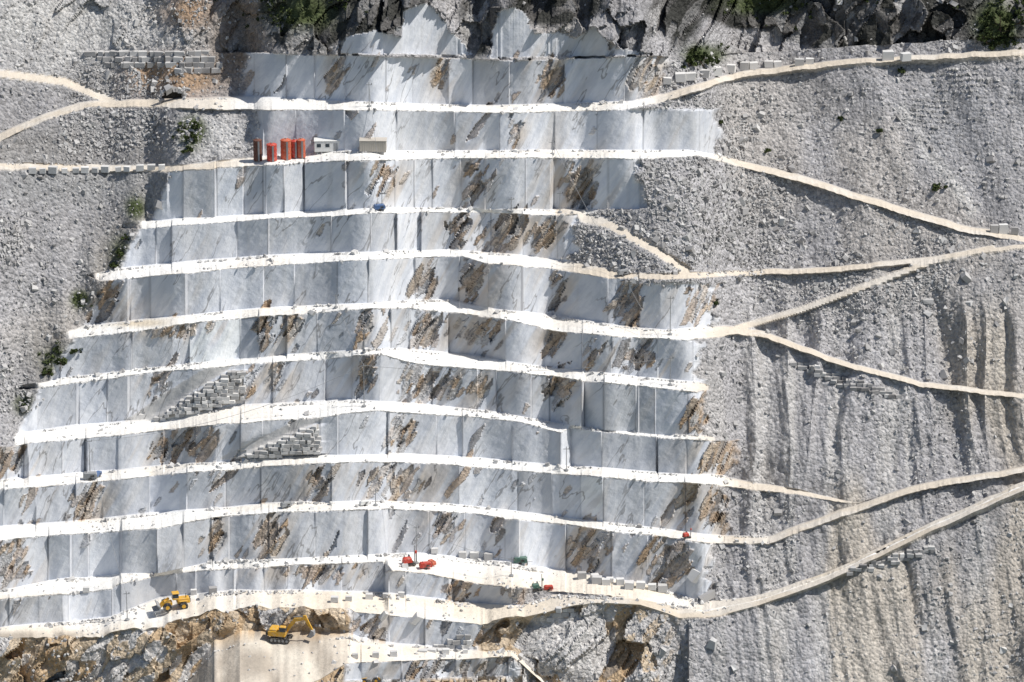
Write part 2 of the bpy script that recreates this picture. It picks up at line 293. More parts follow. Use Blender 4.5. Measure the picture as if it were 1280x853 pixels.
# ------------------------------------------------------------------ materials
def newmat(nm):
    m=bpy.data.materials.new(nm); m.use_nodes=True; nt=m.node_tree; b=nt.nodes['Principled BSDF']; b.inputs['Roughness'].default_value=.9
    b.inputs['Specular IOR Level'].default_value=.15
    return m,nt,b
class G:
    def __init__(s,nt): s.nt=nt
    def n(s,t,**k):
        o=s.nt.nodes.new(t)
        for a,b in k.items(): setattr(o,a,b)
        return o
    def l(s,a,b): s.nt.links.new(a,b)
    def math(s,op,a,b=None,c=None):
        o=s.n('ShaderNodeMath',operation=op)
        for i,v in enumerate([a,b,c]):
            if v is None: continue
            if isinstance(v,(int,float)): o.inputs[i].default_value=v
            else: s.l(v,o.inputs[i])
        return o.outputs[0]
    def mr(s,v,a,b,c=0,d=1):
        o=s.n('ShaderNodeMapRange'); s.l(v,o.inputs[0])
        for i,x in enumerate([a,b,c,d]): o.inputs[i+1].default_value=x
        o.interpolation_type='SMOOTHSTEP'; return o.outputs[0]
    def mix(s,f,a,b,bt='MIX'):
        o=s.n('ShaderNodeMix',data_type='RGBA',blend_type=bt)
        for sock,v in ((o.inputs[0],f),(o.inputs[6],a),(o.inputs[7],b)):
            if isinstance(v,(int,float)): sock.default_value=v
            elif isinstance(v,tuple): sock.default_value=v+(1,)
            else: s.l(v,sock)
        return o.outputs[2]
    def attr(s,nm,o='Fac'): return s.n('ShaderNodeAttribute',attribute_name=nm).outputs[o]
    def noise(s,vec,sc,det=4,ro=.55):
        o=s.n('ShaderNodeTexNoise'); o.inputs['Scale'].default_value=sc; o.inputs['Detail'].default_value=det; o.inputs['Roughness'].default_value=ro
        s.l(vec,o.inputs['Vector']); return o.outputs['Fac']
    def dot(s,vec,v):
        o=s.n('ShaderNodeVectorMath',operation='DOT_PRODUCT'); s.l(vec,o.inputs[0]); o.inputs[1].default_value=v; return o.outputs['Value']
    def comb(s,*v):
        o=s.n('ShaderNodeCombineXYZ')
        for i,x in enumerate(v): s.l(x,o.inputs[i])
        return o.outputs[0]
    def bump(s,h,b,st=.9,d=1.0):
        bp=s.n('ShaderNodeBump'); bp.inputs['Distance'].default_value=d; bp.inputs['Strength'].default_value=st; s.l(h,bp.inputs['Height']); s.l(bp.outputs[0],b.inputs['Normal'])
MW,nt,bs=newmat("cut_marble"); g=G(nt)
P=g.n('ShaderNodeNewGeometry').outputs['Position']; brok=g.attr('broken'); sm=g.attr('seam'); tn=g.attr('tint','Color')
cvec=g.comb(g.dot(P,(.85,.25,-.5)),g.dot(P,(.1,.3,0)),g.dot(P,(.09,0,.15)))
s1=g.noise(cvec,.6,4,.6); s2=g.noise(cvec,.17,4,.6); lo=g.noise(P,.06,1); fine=g.noise(P,1.6,3,.65)
crack=g.math('MULTIPLY',g.mr(g.math('ABSOLUTE',g.math('SUBTRACT',s2,.5)),.003,.011,1,0),g.mr(lo,.46,.56))
wcol=g.mix(1.0,tn,g.mix(g.mr(s1,.3,.7),(.84,.86,.89),(1.1,1.09,1.07)),'MULTIPLY')
wcol=g.mix(g.math('MULTIPLY',g.mr(s1,.56,.66),g.math('SUBTRACT',.34,g.math('MULTIPLY',brok,.2))),wcol,(.34,.36,.39))
wcol=g.mix(g.math('MULTIPLY',g.mr(s2,.58,.68),.35),wcol,(.50,.45,.39))
wcol=g.mix(g.math('MULTIPLY',crack,.55),wcol,(.13,.12,.11)); wcol=g.mix(g.math('MULTIPLY',sm,.8),wcol,(.15,.155,.17))
bd=g.math('MULTIPLY',brok,g.mr(fine,.55,.40)); wcol=g.mix(g.math('MULTIPLY',bd,.5),wcol,(.09,.07,.055))
g.l(wcol,bs.inputs['Base Color'])
hw=g.math('ADD',g.math('MULTIPLY',s1,.3),g.math('MULTIPLY',fine,.08)); hw=g.math('ADD',hw,g.math('MULTIPLY',g.math('MULTIPLY',fine,brok),1.0)); g.bump(hw,bs)
MS,nt,bs=newmat("scree_rock"); g=G(nt); P=g.n('ShaderNodeNewGeometry').outputs['Position']; tn=g.attr('tint','Color')
va=g.n('ShaderNodeTexVoronoi'); va.inputs['Scale'].default_value=1.5; g.l(P,va.inputs['Vector']); v1=g.n('ShaderNodeSeparateColor'); g.l(va.outputs['Color'],v1.inputs[0])
n8=g.noise(P,1.1,5,.75)
br=g.math('ADD',g.math('MULTIPLY',v1.outputs[0],.5),g.math('MULTIPLY',n8,1.0)); br=g.math('ADD',br,.28)
g.l(g.mix(1.0,tn,g.comb(br,br,br),'MULTIPLY'),bs.inputs['Base Color'])
g.bump(g.math('ADD',g.math('MULTIPLY',va.outputs['Distance'],-.55),g.math('MULTIPLY',n8,.9)),bs)
MF,nt,bs=newmat("crushed_marble_dust"); g=G(nt); P=g.n('ShaderNodeNewGeometry').outputs['Position']; tn=g.attr('tint','Color'); n7=g.noise(P,.9,4,.65)
fn=g.math('ADD',.80,g.math('MULTIPLY',n7,.40)); g.l(g.mix(1.0,tn,g.comb(fn,fn,fn),'MULTIPLY'),bs.inputs['Base Color']); g.bump(g.math('MULTIPLY',n7,.3),bs)
MR,nt,bs=newmat("broken_marble"); g=G(nt); tn=g.attr('tone')
g.l(g.mix(tn,(.25,.24,.235),(.70,.69,.67)),bs.inputs['Base Color'])
def paint(nm,col,rough=.5,dirt=.35,metal=0):
    m,nt,b=newmat(nm); g=G(nt); P=g.n('ShaderNodeNewGeometry').outputs['Position']; n=g.noise(P,2.5,4,.65)
    g.l(g.mix(g.math('MULTIPLY',g.mr(n,.45,.7),dirt),col,(.48,.43,.36)),b.inputs['Base Color']); b.inputs['Roughness'].default_value=rough; b.inputs['Metallic'].default_value=metal
    b.inputs['Specular IOR Level'].default_value=.4; return m
YEL=paint("yellow_paint",(.66,.36,.03),.6,.45); BLK=paint("black_rubber",(.03,.03,.03),.8,.4); GLS=paint("cab_glass",(.03,.045,.06),.15,.1); RED=paint("red_paint",(.50,.05,.03),.6,.4); RST=paint("rusty_steel",(.13,.05,.035),.8,.15)
ORG=paint("orange_red_paint",(.52,.11,.05),.6,.4); WHT=paint("white_cabin_paint",(.72,.72,.70)); GRY=paint("grey_steel",(.28,.29,.30),.6); GRN=paint("green_paint",(.06,.14,.11)); BLU=paint("blue_paint",(.07,.14,.30)); BEI=paint("beige_paint",(.50,.46,.40))
# ------------------------------------------------------------------ terrain objects
allP=np.stack([XX,Y,Z],-1).reshape(-1,3)
att={'broken':BROK.ravel(),'seam':SEAM.ravel()}; tflat=tint.reshape(-1,3)
idx=np.arange(NR*NC).reshape(NR,NC)
quads=np.stack([idx[:-1,:-1],idx[:-1,1:],idx[1:,1:],idx[1:,:-1]],-1)
fband=np.broadcast_to(band[:-1,None],(NR-1,NC-1))
fw=(WALL[:-1,:-1]+WALL[1:,1:])/2; ff=(FLAT[:-1,:-1]+FLAT[1:,1:])/2; fr=(ROAD[:-1,:-1]+ROAD[1:,1:])/2
kind=np.zeros(fband.shape,int)
def mesh_from(nm,q,mat):
    u,inv=np.unique(q,return_inverse=True); q2=inv.reshape(q.shape); me=bpy.data.meshes.new(nm)
    me.vertices.add(len(u)); me.vertices.foreach_set('co',allP[u].ravel())
    me.loops.add(q2.size); me.loops.foreach_set('vertex_index',q2.ravel().astype(np.int32))
    me.polygons.add(len(q2)); me.polygons.foreach_set('loop_start',np.arange(0,q2.size,4,dtype=np.int32))
    me.polygons.foreach_set('use_smooth',np.zeros(len(q2),bool)); me.update(calc_edges=True)
    for k,v in att.items():
        if mat is MW: A=me.attributes.new(k,'FLOAT','POINT'); A.data.foreach_set('value',v[u].astype(np.float32))
    A=me.attributes.new('tint','FLOAT_COLOR','POINT'); c=np.ones((len(u),4),np.float32); c[:,:3]=tflat[u]; A.data.foreach_set('color',c.ravel())
    me.materials.append(mat); o=bpy.data.objects.new(nm,me); S.collection.objects.link(o); return o
for b in range(len(order)-1):
    lo_,hi_=order[b],order[b+1]; sel=fband==b
    if (lo_[:3]=='toe' and hi_[:2]=='cr') or hi_=='top':
        m=sel&(fw>.5)
        if m.any(): mesh_from("marble_bench_wall",quads[m],MW); kind[m]=1
    elif lo_[:2]=='cr' and hi_[:3]=='toe' :
        m=sel&(fr<=.5)&(ff>.3)
        if m.any(): mesh_from("quarry_terrace",quads[m],MF); kind[m]=1
m=(kind==0)&(ff>.5); mesh_from("dirt_road",quads[m],MF); kind[m]=1
mesh_from("scree_hillside",quads[kind==0],MS)
gm,nt,bs=newmat("valley_floor"); g=G(nt); P=g.n('ShaderNodeNewGeometry').outputs['Position']; g.l(g.mix(g.mr(g.noise(P,.01,6),.4,.6),(.08,.10,.05),(.3,.29,.26)),bs.inputs['Base Color'])
zmin=float(Z.min())-1
me=bpy.data.meshes.new("valley_ground"); R=9000; me.from_pydata([(-R,-R,zmin),(R,-R,zmin),(R,R,zmin),(-R,R,zmin)],[],[(0,1,2,3)]); me.materials.append(gm)
S.collection.objects.link(bpy.data.objects.new("valley_ground",me))
# ------------------------------------------------------------------ surface lookup
PYT=-PY.T
def surf(px,py):
    fc=(px-X[0])/1.6; i=int(np.clip(round(fc),0,NC-1)); r=int(np.clip(np.searchsorted(PYT[i],-py),1,NR-1))
    y0,y1=PY[r-1,i],PY[r,i]; f=0 if y0==y1 else (y0-py)/(y0-y1); f=min(max(f,0),1)
    A=allP[idx[r-1,i]]; B=allP[idx[r,i]]; return Vector(A*(1-f)+B*f)
def ter(k,px,f=.4):
    b=order.index('toe'+k)-1; i=int(round((px-X[0])/1.6)); rs=np.where(band==b)[0]; r=rs[int(f*(len(rs)-1))]; return Vector(allP[idx[r,i]])
# ------------------------------------------------------------------ stones
CV=np.array([[x,y,z] for x in(-1,1) for y in(-1,1) for z in(-1,1)],float)*.8
CF=np.array([[0,1,3,2],[4,6,7,5],[0,4,5,1],[2,3,7,6],[0,2,6,4],[1,5,7,3]])
def rotm(n,full=True):
    a=rng.random((n,3))*2*math.pi
    if not full: a[:,:2]=rng.normal(0,.06,(n,2))
    cx,sx,cy,sy,cz,sz=np.cos(a[:,0]),np.sin(a[:,0]),np.cos(a[:,1]),np.sin(a[:,1]),np.cos(a[:,2]),np.sin(a[:,2])
    o=np.zeros(n); e=np.ones(n)
    Rx=np.stack([e,o,o,o,cx,-sx,o,sx,cx],-1).reshape(n,3,3); Ry=np.stack([cy,o,sy,o,e,o,-sy,o,cy],-1).reshape(n,3,3); Rz=np.stack([cz,-sz,o,sz,cz,o,o,o,e],-1).reshape(n,3,3)
    return Rz@Ry@Rx
def stones(nm,pos,size,toneb=.5,full=True,yaw=None,scl=None,ts=.2):
    n=len(pos); v,f=(CV,CF)
    V=np.broadcast_to(v,(n,)+v.shape).copy(); V+=rng.normal(0,(.22 if full else .05),V.shape)
    sc=(rng.uniform(.6,1.3,(n,1,3)) if scl is None else scl[:,None,:])*size[:,None,None]; V*=sc
    Rm=rotm(n,full)
    if yaw is not None:
        Rm=np.zeros((n,3,3)); Rm[:,0,0]=np.cos(yaw);Rm[:,0,1]=-np.sin(yaw);Rm[:,1,0]=np.sin(yaw);Rm[:,1,1]=np.cos(yaw);Rm[:,2,2]=1
    V=np.einsum('nij,nkj->nki',Rm,V)+pos[:,None,:]
    q=(f[None]+np.arange(n)[:,None,None]*len(v)).reshape(-1,f.shape[1])
    me=bpy.data.meshes.new(nm); me.vertices.add(n*len(v)); me.vertices.foreach_set('co',V.ravel())
    me.loops.add(q.size); me.loops.foreach_set('vertex_index',q.ravel().astype(np.int32)); me.polygons.add(len(q)); me.polygons.foreach_set('loop_start',np.arange(0,q.size,f.shape[1],dtype=np.int32)); me.polygons.foreach_set('use_smooth',np.zeros(len(q),bool)); me.update(calc_edges=True)
    A=me.attributes.new('tone','FLOAT','POINT'); A.data.foreach_set('value',np.repeat(np.clip(rng.normal(toneb,ts,n),0,1),len(v)).astype(np.float32))
    me.materials.append(MR); o=bpy.data.objects.new(nm,me); S.collection.objects.link(o); return o
dens=SCREE*(.12+sst(.48,.62,fbm(XX*.06,Z*.06,3,131)))*(1-.85*gr)*(1-.9*ROUGH)*(1-.6*topb*(PX<260))*(1-.92*topb*(PX>=260)); dens+=.10*SCREE*gr*sst(.5,.6,fbm(XX*.1,Z*.1,3,133))
dens*=((PX>-100)&(PX<1380)&(PY>-60)&(PY<920))
area=np.zeros(PY.shape); area[:-1]=PY[:-1]-PY[1:]; pr=(dens*np.clip(area,0,9)).ravel(); pr/=pr.sum()
n=32000; pick=rng.choice(NR*NC,n,p=pr); pos=allP[pick]+rng.normal(0,.35,(n,3))*[1,0,.0]
stones("rubble",pos,np.clip(rng.lognormal(-1.85,.5,n),.07,.8),toneb=.40,ts=.15)
edge=np.zeros(PY.shape)
for r in range(NR):
    lo_,hi_=order[band[r]],order[min(band[r]+1,len(order)-1)]
    if lo_[:2]=='cr' and hi_[:3]=='toe': edge[r]= (1.0 if frac[r]>.7 else .12 if frac[r]<.3 else .06)*(sst(.5,.62,vn(X*.03,X*0+band[r],7)) +.08)*(X<960)*FLAT[r]
edge=np.maximum(edge,FLAT*((PY>792)&(PX>250)&(PX<440)&(PY<870))*.10)
pr=edge.ravel(); pr/=pr.sum(); n=4200; pick=rng.choice(NR*NC,n,p=pr); stones("terrace_debris",allP[pick]+rng.normal(0,.3,(n,3))*[1,.4,0]+[0,-.1,.05],np.clip(rng.lognormal(-1.85,.5,n),.07,.6),toneb=.65)
def poly_blocks(nm,poly,dx,dy,toneb=.6,ts=.2):
    pa=np.array(poly); ps=[];sc=[]
    y=pa[:,1].min()
    while y<pa[:,1].max():
        x=pa[:,0].min()+random.uniform(0,dx)
        while x<pa[:,0].max():
            w=dx*random.uniform(.6,1.35)
            if inpoly(np.array([x]),np.array([y]),poly)[0] and random.random()<.95:
                p=surf(x,y); ps.append((p.x,p.y-random.uniform(-.25,.2),p.z)); sc.append((w/6.4/2/.8*.94,.7,dy/6.4/2/.8*random.uniform(.82,1.0)))
            x+=w
        y+=dy
    ps=np.array(ps); stones(nm,ps,np.ones(len(ps)),toneb=toneb,full=False,yaw=rng.normal(0,.12,len(ps)),scl=np.array(sc),ts=ts)
for p in mason: poly_blocks("stone_block_wall",p,8,4.4,.62,.17)
poly_blocks("stone_block_wall",[(525,815),(560,800),(590,790),(590,813)],9,6)
poly_blocks("stone_block_wall",[(680,775),(700,758),(722,756),(718,772)],9,6)
poly_blocks("stone_block_wall",[(110,66),(190,60),(270,68),(285,95),(255,92),(190,85),(120,80)],11,7,.4)
poly_blocks("stone_block_wall",[(980,452),(1060,486),(1130,500),(1130,494),(1060,472),(1000,450)],8,4.5,.35)
poly_blocks("stone_block_wall",[(1060,712),(1110,696),(1170,680),(1170,688),(1110,706),(1060,720)],7,4.5,.4)
def row(nm,pts,step,sz,toneb=.85,h=1.0):
    ps=[];sc=[];ys=[]
    for (x1,y1),(x2,y2) in zip(pts[:-1],pts[1:]):
        n=max(1,int(math.hypot(x2-x1,y2-y1)/step))
        for i in range(n):
            if random.random()<.12: continue
            f=(i+random.uniform(-.15,.15))/n; p=surf(x1+(x2-x1)*f,y1+(y2-y1)*f); s=random.uniform(.75,1.15)
            ps.append((p.x,p.y-.3,p.z+sz*h*s*.75)); sc.append((sz*1.25*s,sz*s*.8,sz*h*s)); ys.append(random.gauss(0,.12))
    return stones(nm,np.array(ps),np.ones(len(ps)),toneb=toneb,full=False,yaw=np.array(ys),scl=np.array(sc))
row("row_of_marble_blocks",[(835,104),(880,96),(930,86),(1028,79)],14,.95)
row("row_of_marble_blocks",[(40,216),(120,215),(215,211)],13,.75)
row("row_of_marble_blocks",[(712,720),(760,727),(842,741)],13,.85)
row("row_of_marble_blocks",[(745,728),(800,737)],13,.8)
row("row_of_marble_blocks",[(540,690),(580,696),(625,700)],14,.75,.5)
row("row_of_marble_blocks",[(1112,74),(1150,76)],16,1.1)
row("row_of_marble_blocks",[(1243,290),(1278,293)],9,.9,.5,1.3)
row("row_of_marble_blocks",[(415,752),(460,748),(520,744)],17,.7,.7)
row("row_of_marble_blocks",[(240,742),(300,738)],22,.7,.7)
row("row_of_marble_blocks",[(445,822),(520,818),(600,815)],19,.6,.7)
row("row_of_marble_blocks",[(80,740),(130,738)],20,.6,.7)
for (x,y) in [(868,722),(884,748),(917,838),(992,214),(520,777),(890,806),(480,772)]:
    p=surf(x,y); stones("marble_boulder",np.array([[p.x,p.y-.3,p.z+.4]]),np.array([random.uniform(.7,1.1)]),toneb=.65)
def root(nm,p,yaw=0,s=1):
    e=bpy.data.objects.new(nm,None); e.location=p; e.rotation_euler=(0,0,yaw); e.scale=(s,s,s); S.collection.objects.link(e); return e
# ------------------------------------------------------------------ cave mouth in the upper left outcrop
def cave(px,py,w,h):
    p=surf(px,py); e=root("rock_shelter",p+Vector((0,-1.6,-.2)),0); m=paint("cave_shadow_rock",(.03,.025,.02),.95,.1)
    bm=bmesh.new(); N=14; f=[];bk=[]
    for i in range(N+1):
        a_=math.pi*i/N; rr=1+.12*math.sin(i*2.3); f.append(bm.verts.new((-w/2*math.cos(a_)*rr,0,h*math.sin(a_)**.7*rr))); bk.append(bm.verts.new((-w/2*.8*math.cos(a_),.9,h*.8*math.sin(a_)**.7)))
    for i in range(N): bm.faces.new((f[i],f[i+1],bk[i+1],bk[i]))
    bm.faces.new(bk); me=bpy.data.meshes.new("tunnel"); bm.to_mesh(me); bm.free(); me.materials.append(m); o=bpy.data.objects.new("tunnel",me); S.collection.objects.link(o); o.parent=e
    ps=[];ss=[]
    for i in range(14):
        a_=math.pi*i/13; ps.append((-(w/2+.35)*math.cos(a_),.1,(h+.35)*math.sin(a_)**.7)); ss.append(random.uniform(.35,.7))
    q=stones("arch_boulders",np.array(ps),np.array(ss),toneb=.3); q.parent=e
cave(216,121,4.2,1.9)
# ------------------------------------------------------------------ primitive helpers for machines
def addm(nm,bm,mat,par,loc=(0,0,0),rot=(0,0,0)):
    me=bpy.data.meshes.new(nm); bm.to_mesh(me); bm.free(); me.materials.append(mat); o=bpy.data.objects.new(nm,me); S.collection.objects.link(o); o.parent=par; o.location=loc; o.rotation_euler=rot; return o
def box(nm,par,mat,size,loc,rot=(0,0,0),bev=.05,taper=None):
    bm=bmesh.new(); bmesh.ops.create_cube(bm,size=1)
    for v in bm.verts:
        v.co=Vector((v.co.x*size[0],v.co.y*size[1],v.co.z*size[2]))
        if taper and v.co.z>0: v.co.x*=taper[0]; v.co.y*=taper[1]
    if bev: bmesh.ops.bevel(bm,geom=bm.edges[:],offset=bev,segments=1,affect='EDGES')
    return addm(nm,bm,mat,par,loc,rot)
def cyl(nm,par,mat,r,h,loc,rot=(0,0,0),r2=None,seg=20):
    bm=bmesh.new(); bmesh.ops.create_cone(bm,cap_ends=True,segments=seg,radius1=r,radius2=r if r2 is None else r2,depth=h); return addm(nm,bm,mat,par,loc,rot)
def prof(nm,par,mat,pts,w,loc,rot=(0,0,0)):
    bm=bmesh.new(); a=[bm.verts.new((x,-w/2,z)) for x,z in pts]; b=[bm.verts.new((x,w/2,z)) for x,z in pts]; n=len(pts)
    bm.faces.new(a); bm.faces.new(b[::-1])
    for i in range(n): bm.faces.new((a[i],b[i],b[(i+1)%n],a[(i+1)%n]))
    bmesh.ops.recalc_face_normals(bm,faces=bm.faces[:]); return addm(nm,bm,mat,par,loc,rot)
H=math.pi/2
def excavator(p,yaw,s=1,mat=YEL):
    e=root("excavator",p,yaw,s)
    for sy in(-1,1):
        prof("track",e,BLK,[(-2.1,.45),(-1.75,.05),(1.75,.05),(2.1,.45),(1.8,.85),(-1.8,.85)],.6,(0,sy*1.1,0))
        for k in range(5): cyl("roller",e,GRY,.26,.66,(-1.5+k*.75,sy*1.1,.42),(H,0,0))
    cyl("slew_ring",e,GRY,.8,.3,(0,0,1.0)); box("house",e,mat,(3.4,2.5,1.1),(-.55,0,1.7),bev=.12); box("engine_hood",e,mat,(1.5,2.3,.35),(-1.3,0,2.4),bev=.1)
    box("counterweight",e,BLK,(.5,2.5,1.0),(-2.45,0,1.7),bev=.15); box("cab_frame",e,mat,(1.4,.95,1.5),(.6,-.75,2.5),bev=.1,taper=(.85,.95)); box("cab_window",e,GLS,(1.16,1.0,.85),(.63,-.75,2.65),bev=.03)
    box("cab_side_window",e,GLS,(1.42,.75,.8),(.6,-.75,2.6),bev=.03)
    prof("boom",e,mat,[(.6,1.6),(1.0,2.4),(2.6,4.7),(4.9,5.0),(5.1,4.7),(3.0,4.1),(1.3,1.7)],.45,(0,.2,0))
    prof("stick",e,mat,[(4.4,5.4),(4.9,5.5),(6.3,2.6),(6.0,2.4),(4.6,4.7)],.35,(0,.2,0))
    prof("bucket",e,GRY,[(6.0,2.7),(6.5,2.5),(6.6,1.6),(5.9,1.1),(5.1,1.3),(5.6,1.6),(5.8,2.2)],1.2,(0,.2,0))
    cyl("boom_ram",e,GRY,.09,2.4,(1.9,.2,2.6),(0,math.radians(35),0)); cyl("stick_ram",e,GRY,.08,2.2,(3.6,.2,5.15),(0,math.radians(80),0)); return e
def loader(p,yaw,s=1,mat=YEL):
    e=root("wheel_loader",p,yaw,s)
    for x in(-1.6,1.6):
        for sy in(-1,1):
            cyl("tyre",e,BLK,.85,.6,(x,sy*1.15,.85),(H,0,0),seg=24); cyl("wheel_hub",e,mat,.4,.64,(x,sy*1.15,.85),(H,0,0))
    box("rear_body",e,mat,(2.6,1.7,1.1),(-1.7,0,1.75),bev=.15,taper=(.9,.85)); box("radiator_grille",e,BLK,(.1,1.3,.8),(-3.02,0,1.7),bev=.02); box("front_frame",e,mat,(1.6,1.2,.8),(1.3,0,1.3),bev=.08)
    box("fender",e,mat,(1.7,.5,.12),(-1.6,1.1,1.85)); box("fender",e,mat,(1.7,.5,.12),(-1.6,-1.1,1.85))
    box("cab_frame",e,mat,(1.3,1.45,.35),(-.2,0,2.2)); box("cab_window",e,GLS,(1.2,1.35,.9),(-.2,0,2.8),taper=(.9,.9)); box("cab_roof",e,mat,(1.4,1.5,.15),(-.2,0,3.32))
    cyl("exhaust",e,BLK,.08,.9,(-2.2,.4,2.7))
    for sy in(-.5,.5): prof("lift_arm",e,mat,[(.9,2.0),(1.2,2.3),(2.6,1.4),(3.3,.6),(3.1,.4),(2.3,1.0)],.18,(0,sy,0))
    prof("bucket",e,GRY,[(3.0,.2),(4.3,.1),(4.35,.2),(3.3,.45),(3.1,1.0),(3.7,1.5),(3.6,1.6),(2.95,1.15)],2.9,(0,0,0)); return e
def drill(p,yaw,s,mat):
    e=root("drilling_rig",p,yaw,s)
    for sy in(-.6,.6): prof("track",e,BLK,[(-1.1,.3),(-.9,.03),(.9,.03),(1.1,.3),(.9,.55),(-.9,.55)],.32,(0,sy,0))
    box("engine_housing",e,mat,(1.7,1.2,.9),(-.3,0,1.05),bev=.1,taper=(.85,.9)); box("control_panel",e,GRY,(.3,.5,.5),(.2,.75,1.5)); box("mast",e,GRY,(.14,.2,3.4),(1.05,0,2.0),bev=.02); box("drill_head",e,mat,(.4,.4,.5),(1.25,0,2.4)); cyl("drill_rod",e,GRY,.05,2.4,(1.28,0,1.3)); cyl("exhaust",e,BLK,.06,.6,(-.8,.2,1.7)); return e
def compressor(p,yaw,s,mat):
    e=root("air_compressor",p,yaw,s)
    prof("canopy",e,mat,[(-1.5,.5),(1.5,.5),(1.5,1.2),(1.2,1.6),(-1.2,1.6),(-1.5,1.2)],1.4,(0,0,0))
    for sy in(-.75,.75): cyl("wheel",e,BLK,.35,.2,(0,sy,.35),(H,0,0)); box("louvre",e,BLK,(.8,.04,.4),(.5,sy*.95,1.0),bev=0)
    box("drawbar",e,GRY,(1.3,.1,.1),(2.0,0,.5)); cyl("exhaust",e,BLK,.06,.4,(-.8,0,1.8)); return e
excavator(surf(352,801)+Vector((0,0,0.1)),math.radians(-12),1.0)
loader(surf(219,761)+Vector((0,0,.05)),math.radians(180+14),.98)
drill(ter('J',512,.45),.3,1.1,RED); compressor(ter('J',532,.35),.2,.8,RED); compressor(ter('J',540,.6),2.2,.6,ORG)
drill(surf(672,738),.2,.9,GRN); compressor(surf(685,738),.1,.6,RED)
compressor(ter('C',474,.5),.3,.75,BLU); compressor(ter('H',113,.4),.1,.9,GRY); compressor(ter('H',122,.5),1.1,.6,BLU); compressor(ter('I',358,.5),.5,.7,GRY); compressor(ter('I',455,.5),.5,.6,WHT); compressor(ter('D',778,.5),.4,.7,GRY); compressor(surf(650,705),0,.9,GRN); drill(ter('I',858,.4),.4,.7,RED)
loader(surf(462,853),math.radians(10),.7)
for (x,y,r,h,m) in [(323,204,.85,4.2,RST),(340,204,1.0,3.3,RED),(357,202,1.05,3.9,ORG),(369,200,.85,3.4,RED),(377,200,.8,3.6,ORG)]:
    p=surf(x,y-3); e=root("storage_tank",p,0); cyl("shell",e,m,r,h,(0,0,h/2+.1),seg=28)
    for k in range(4): cyl("hoop",e,m,r+.05,.09,(0,0,.2+k*(h-.2)/3),seg=28)
    cyl("lid",e,RST if m is RST else m,r*.98,.25,(0,0,h+.2),r2=r*.5,seg=28); cyl("manhole",e,GRY,.2,.2,(0,0,h+.4)); box("ladder",e,GRY,(.35,.06,h),(r*.3,-r-.08,h/2),bev=0)
def cabin(nm,p,yaw,Lx,mat,win=True):
    e=root(nm,p,yaw); box("body",e,mat,(Lx,2.3,2.1),(0,0,1.25),bev=.05); box("roof",e,mat,(Lx+.15,2.45,.14),(0,0,2.4),bev=.03); box("skid",e,GRY,(Lx,.2,.2),(0,-.9,.1)); box("skid",e,GRY,(Lx,.2,.2),(0,.9,.1))
    if win:
        for x in(-Lx*.32,Lx*.02): box("window",e,GLS,(.8,.06,.7),(x,-1.16,1.5),bev=.01)
        box("door",e,GRY,(.8,.06,1.7),(Lx*.34,-1.16,1.1),bev=.01)
    else:
        for k in range(int(Lx/.45)): box("corrugation",e,mat,(.12,.07,1.9),(-Lx/2+.3+k*.45,-1.17,1.25),bev=.01)
cabin("site_cabin",surf(409,189),.05,5.0,WHT); cabin("shipping_container",surf(466,189),-.02,5.3,BEI,False)
# ------------------------------------------------------------------ poles and cables
def pole(p,h):
    e=root("cable_pole",p); cyl("mast",e,GRY,.09,h,(0,0,h/2),r2=.06,seg=8); box("crossarm",e,GRY,(1.2,.08,.1),(0,0,h-.5),bev=0); cyl("insulator",e,BLK,.06,.25,(.5,0,h-.3),seg=8); cyl("base",e,GRY,.45,.3,(0,0,.1),seg=10); return Vector(p)+Vector((0,0,h-.3))
tops=[pole(ter(k,x,.5),h) for k,x,h in [('A',462,5),('C',478,4),('C',700,4.5),('B',690,3),('F',455,5),('F',838,6),('G',455,9),('H',113,8),('E',838,8),('J',520,8),('H',708,5),('J',640,4),('C',640,3),('K',160,6),('I',470,3.5),('E',420,3)]]
def cable(a,b,sag):
    cu=bpy.data.curves.new("power_cable",'CURVE'); cu.dimensions='3D'; cu.bevel_depth=.035; sp=cu.splines.new('POLY'); n=24; sp.points.add(n)
    for i in range(n+1):
        f=i/n; q=a.lerp(b,f); sp.points[i].co=(q.x,q.y-.3,q.z-sag*4*f*(1-f),1)
    cu.materials.append(GRY); S.collection.objects.link(bpy.data.objects.new("power_cable",cu))
for i,j,s in [(6,5,2),(7,6,3),(9,14,1),(9,11,1),(3,5,1),(0,1,.5),(13,7,2),(15,6,1)]: cable(tops[i],tops[j],s)
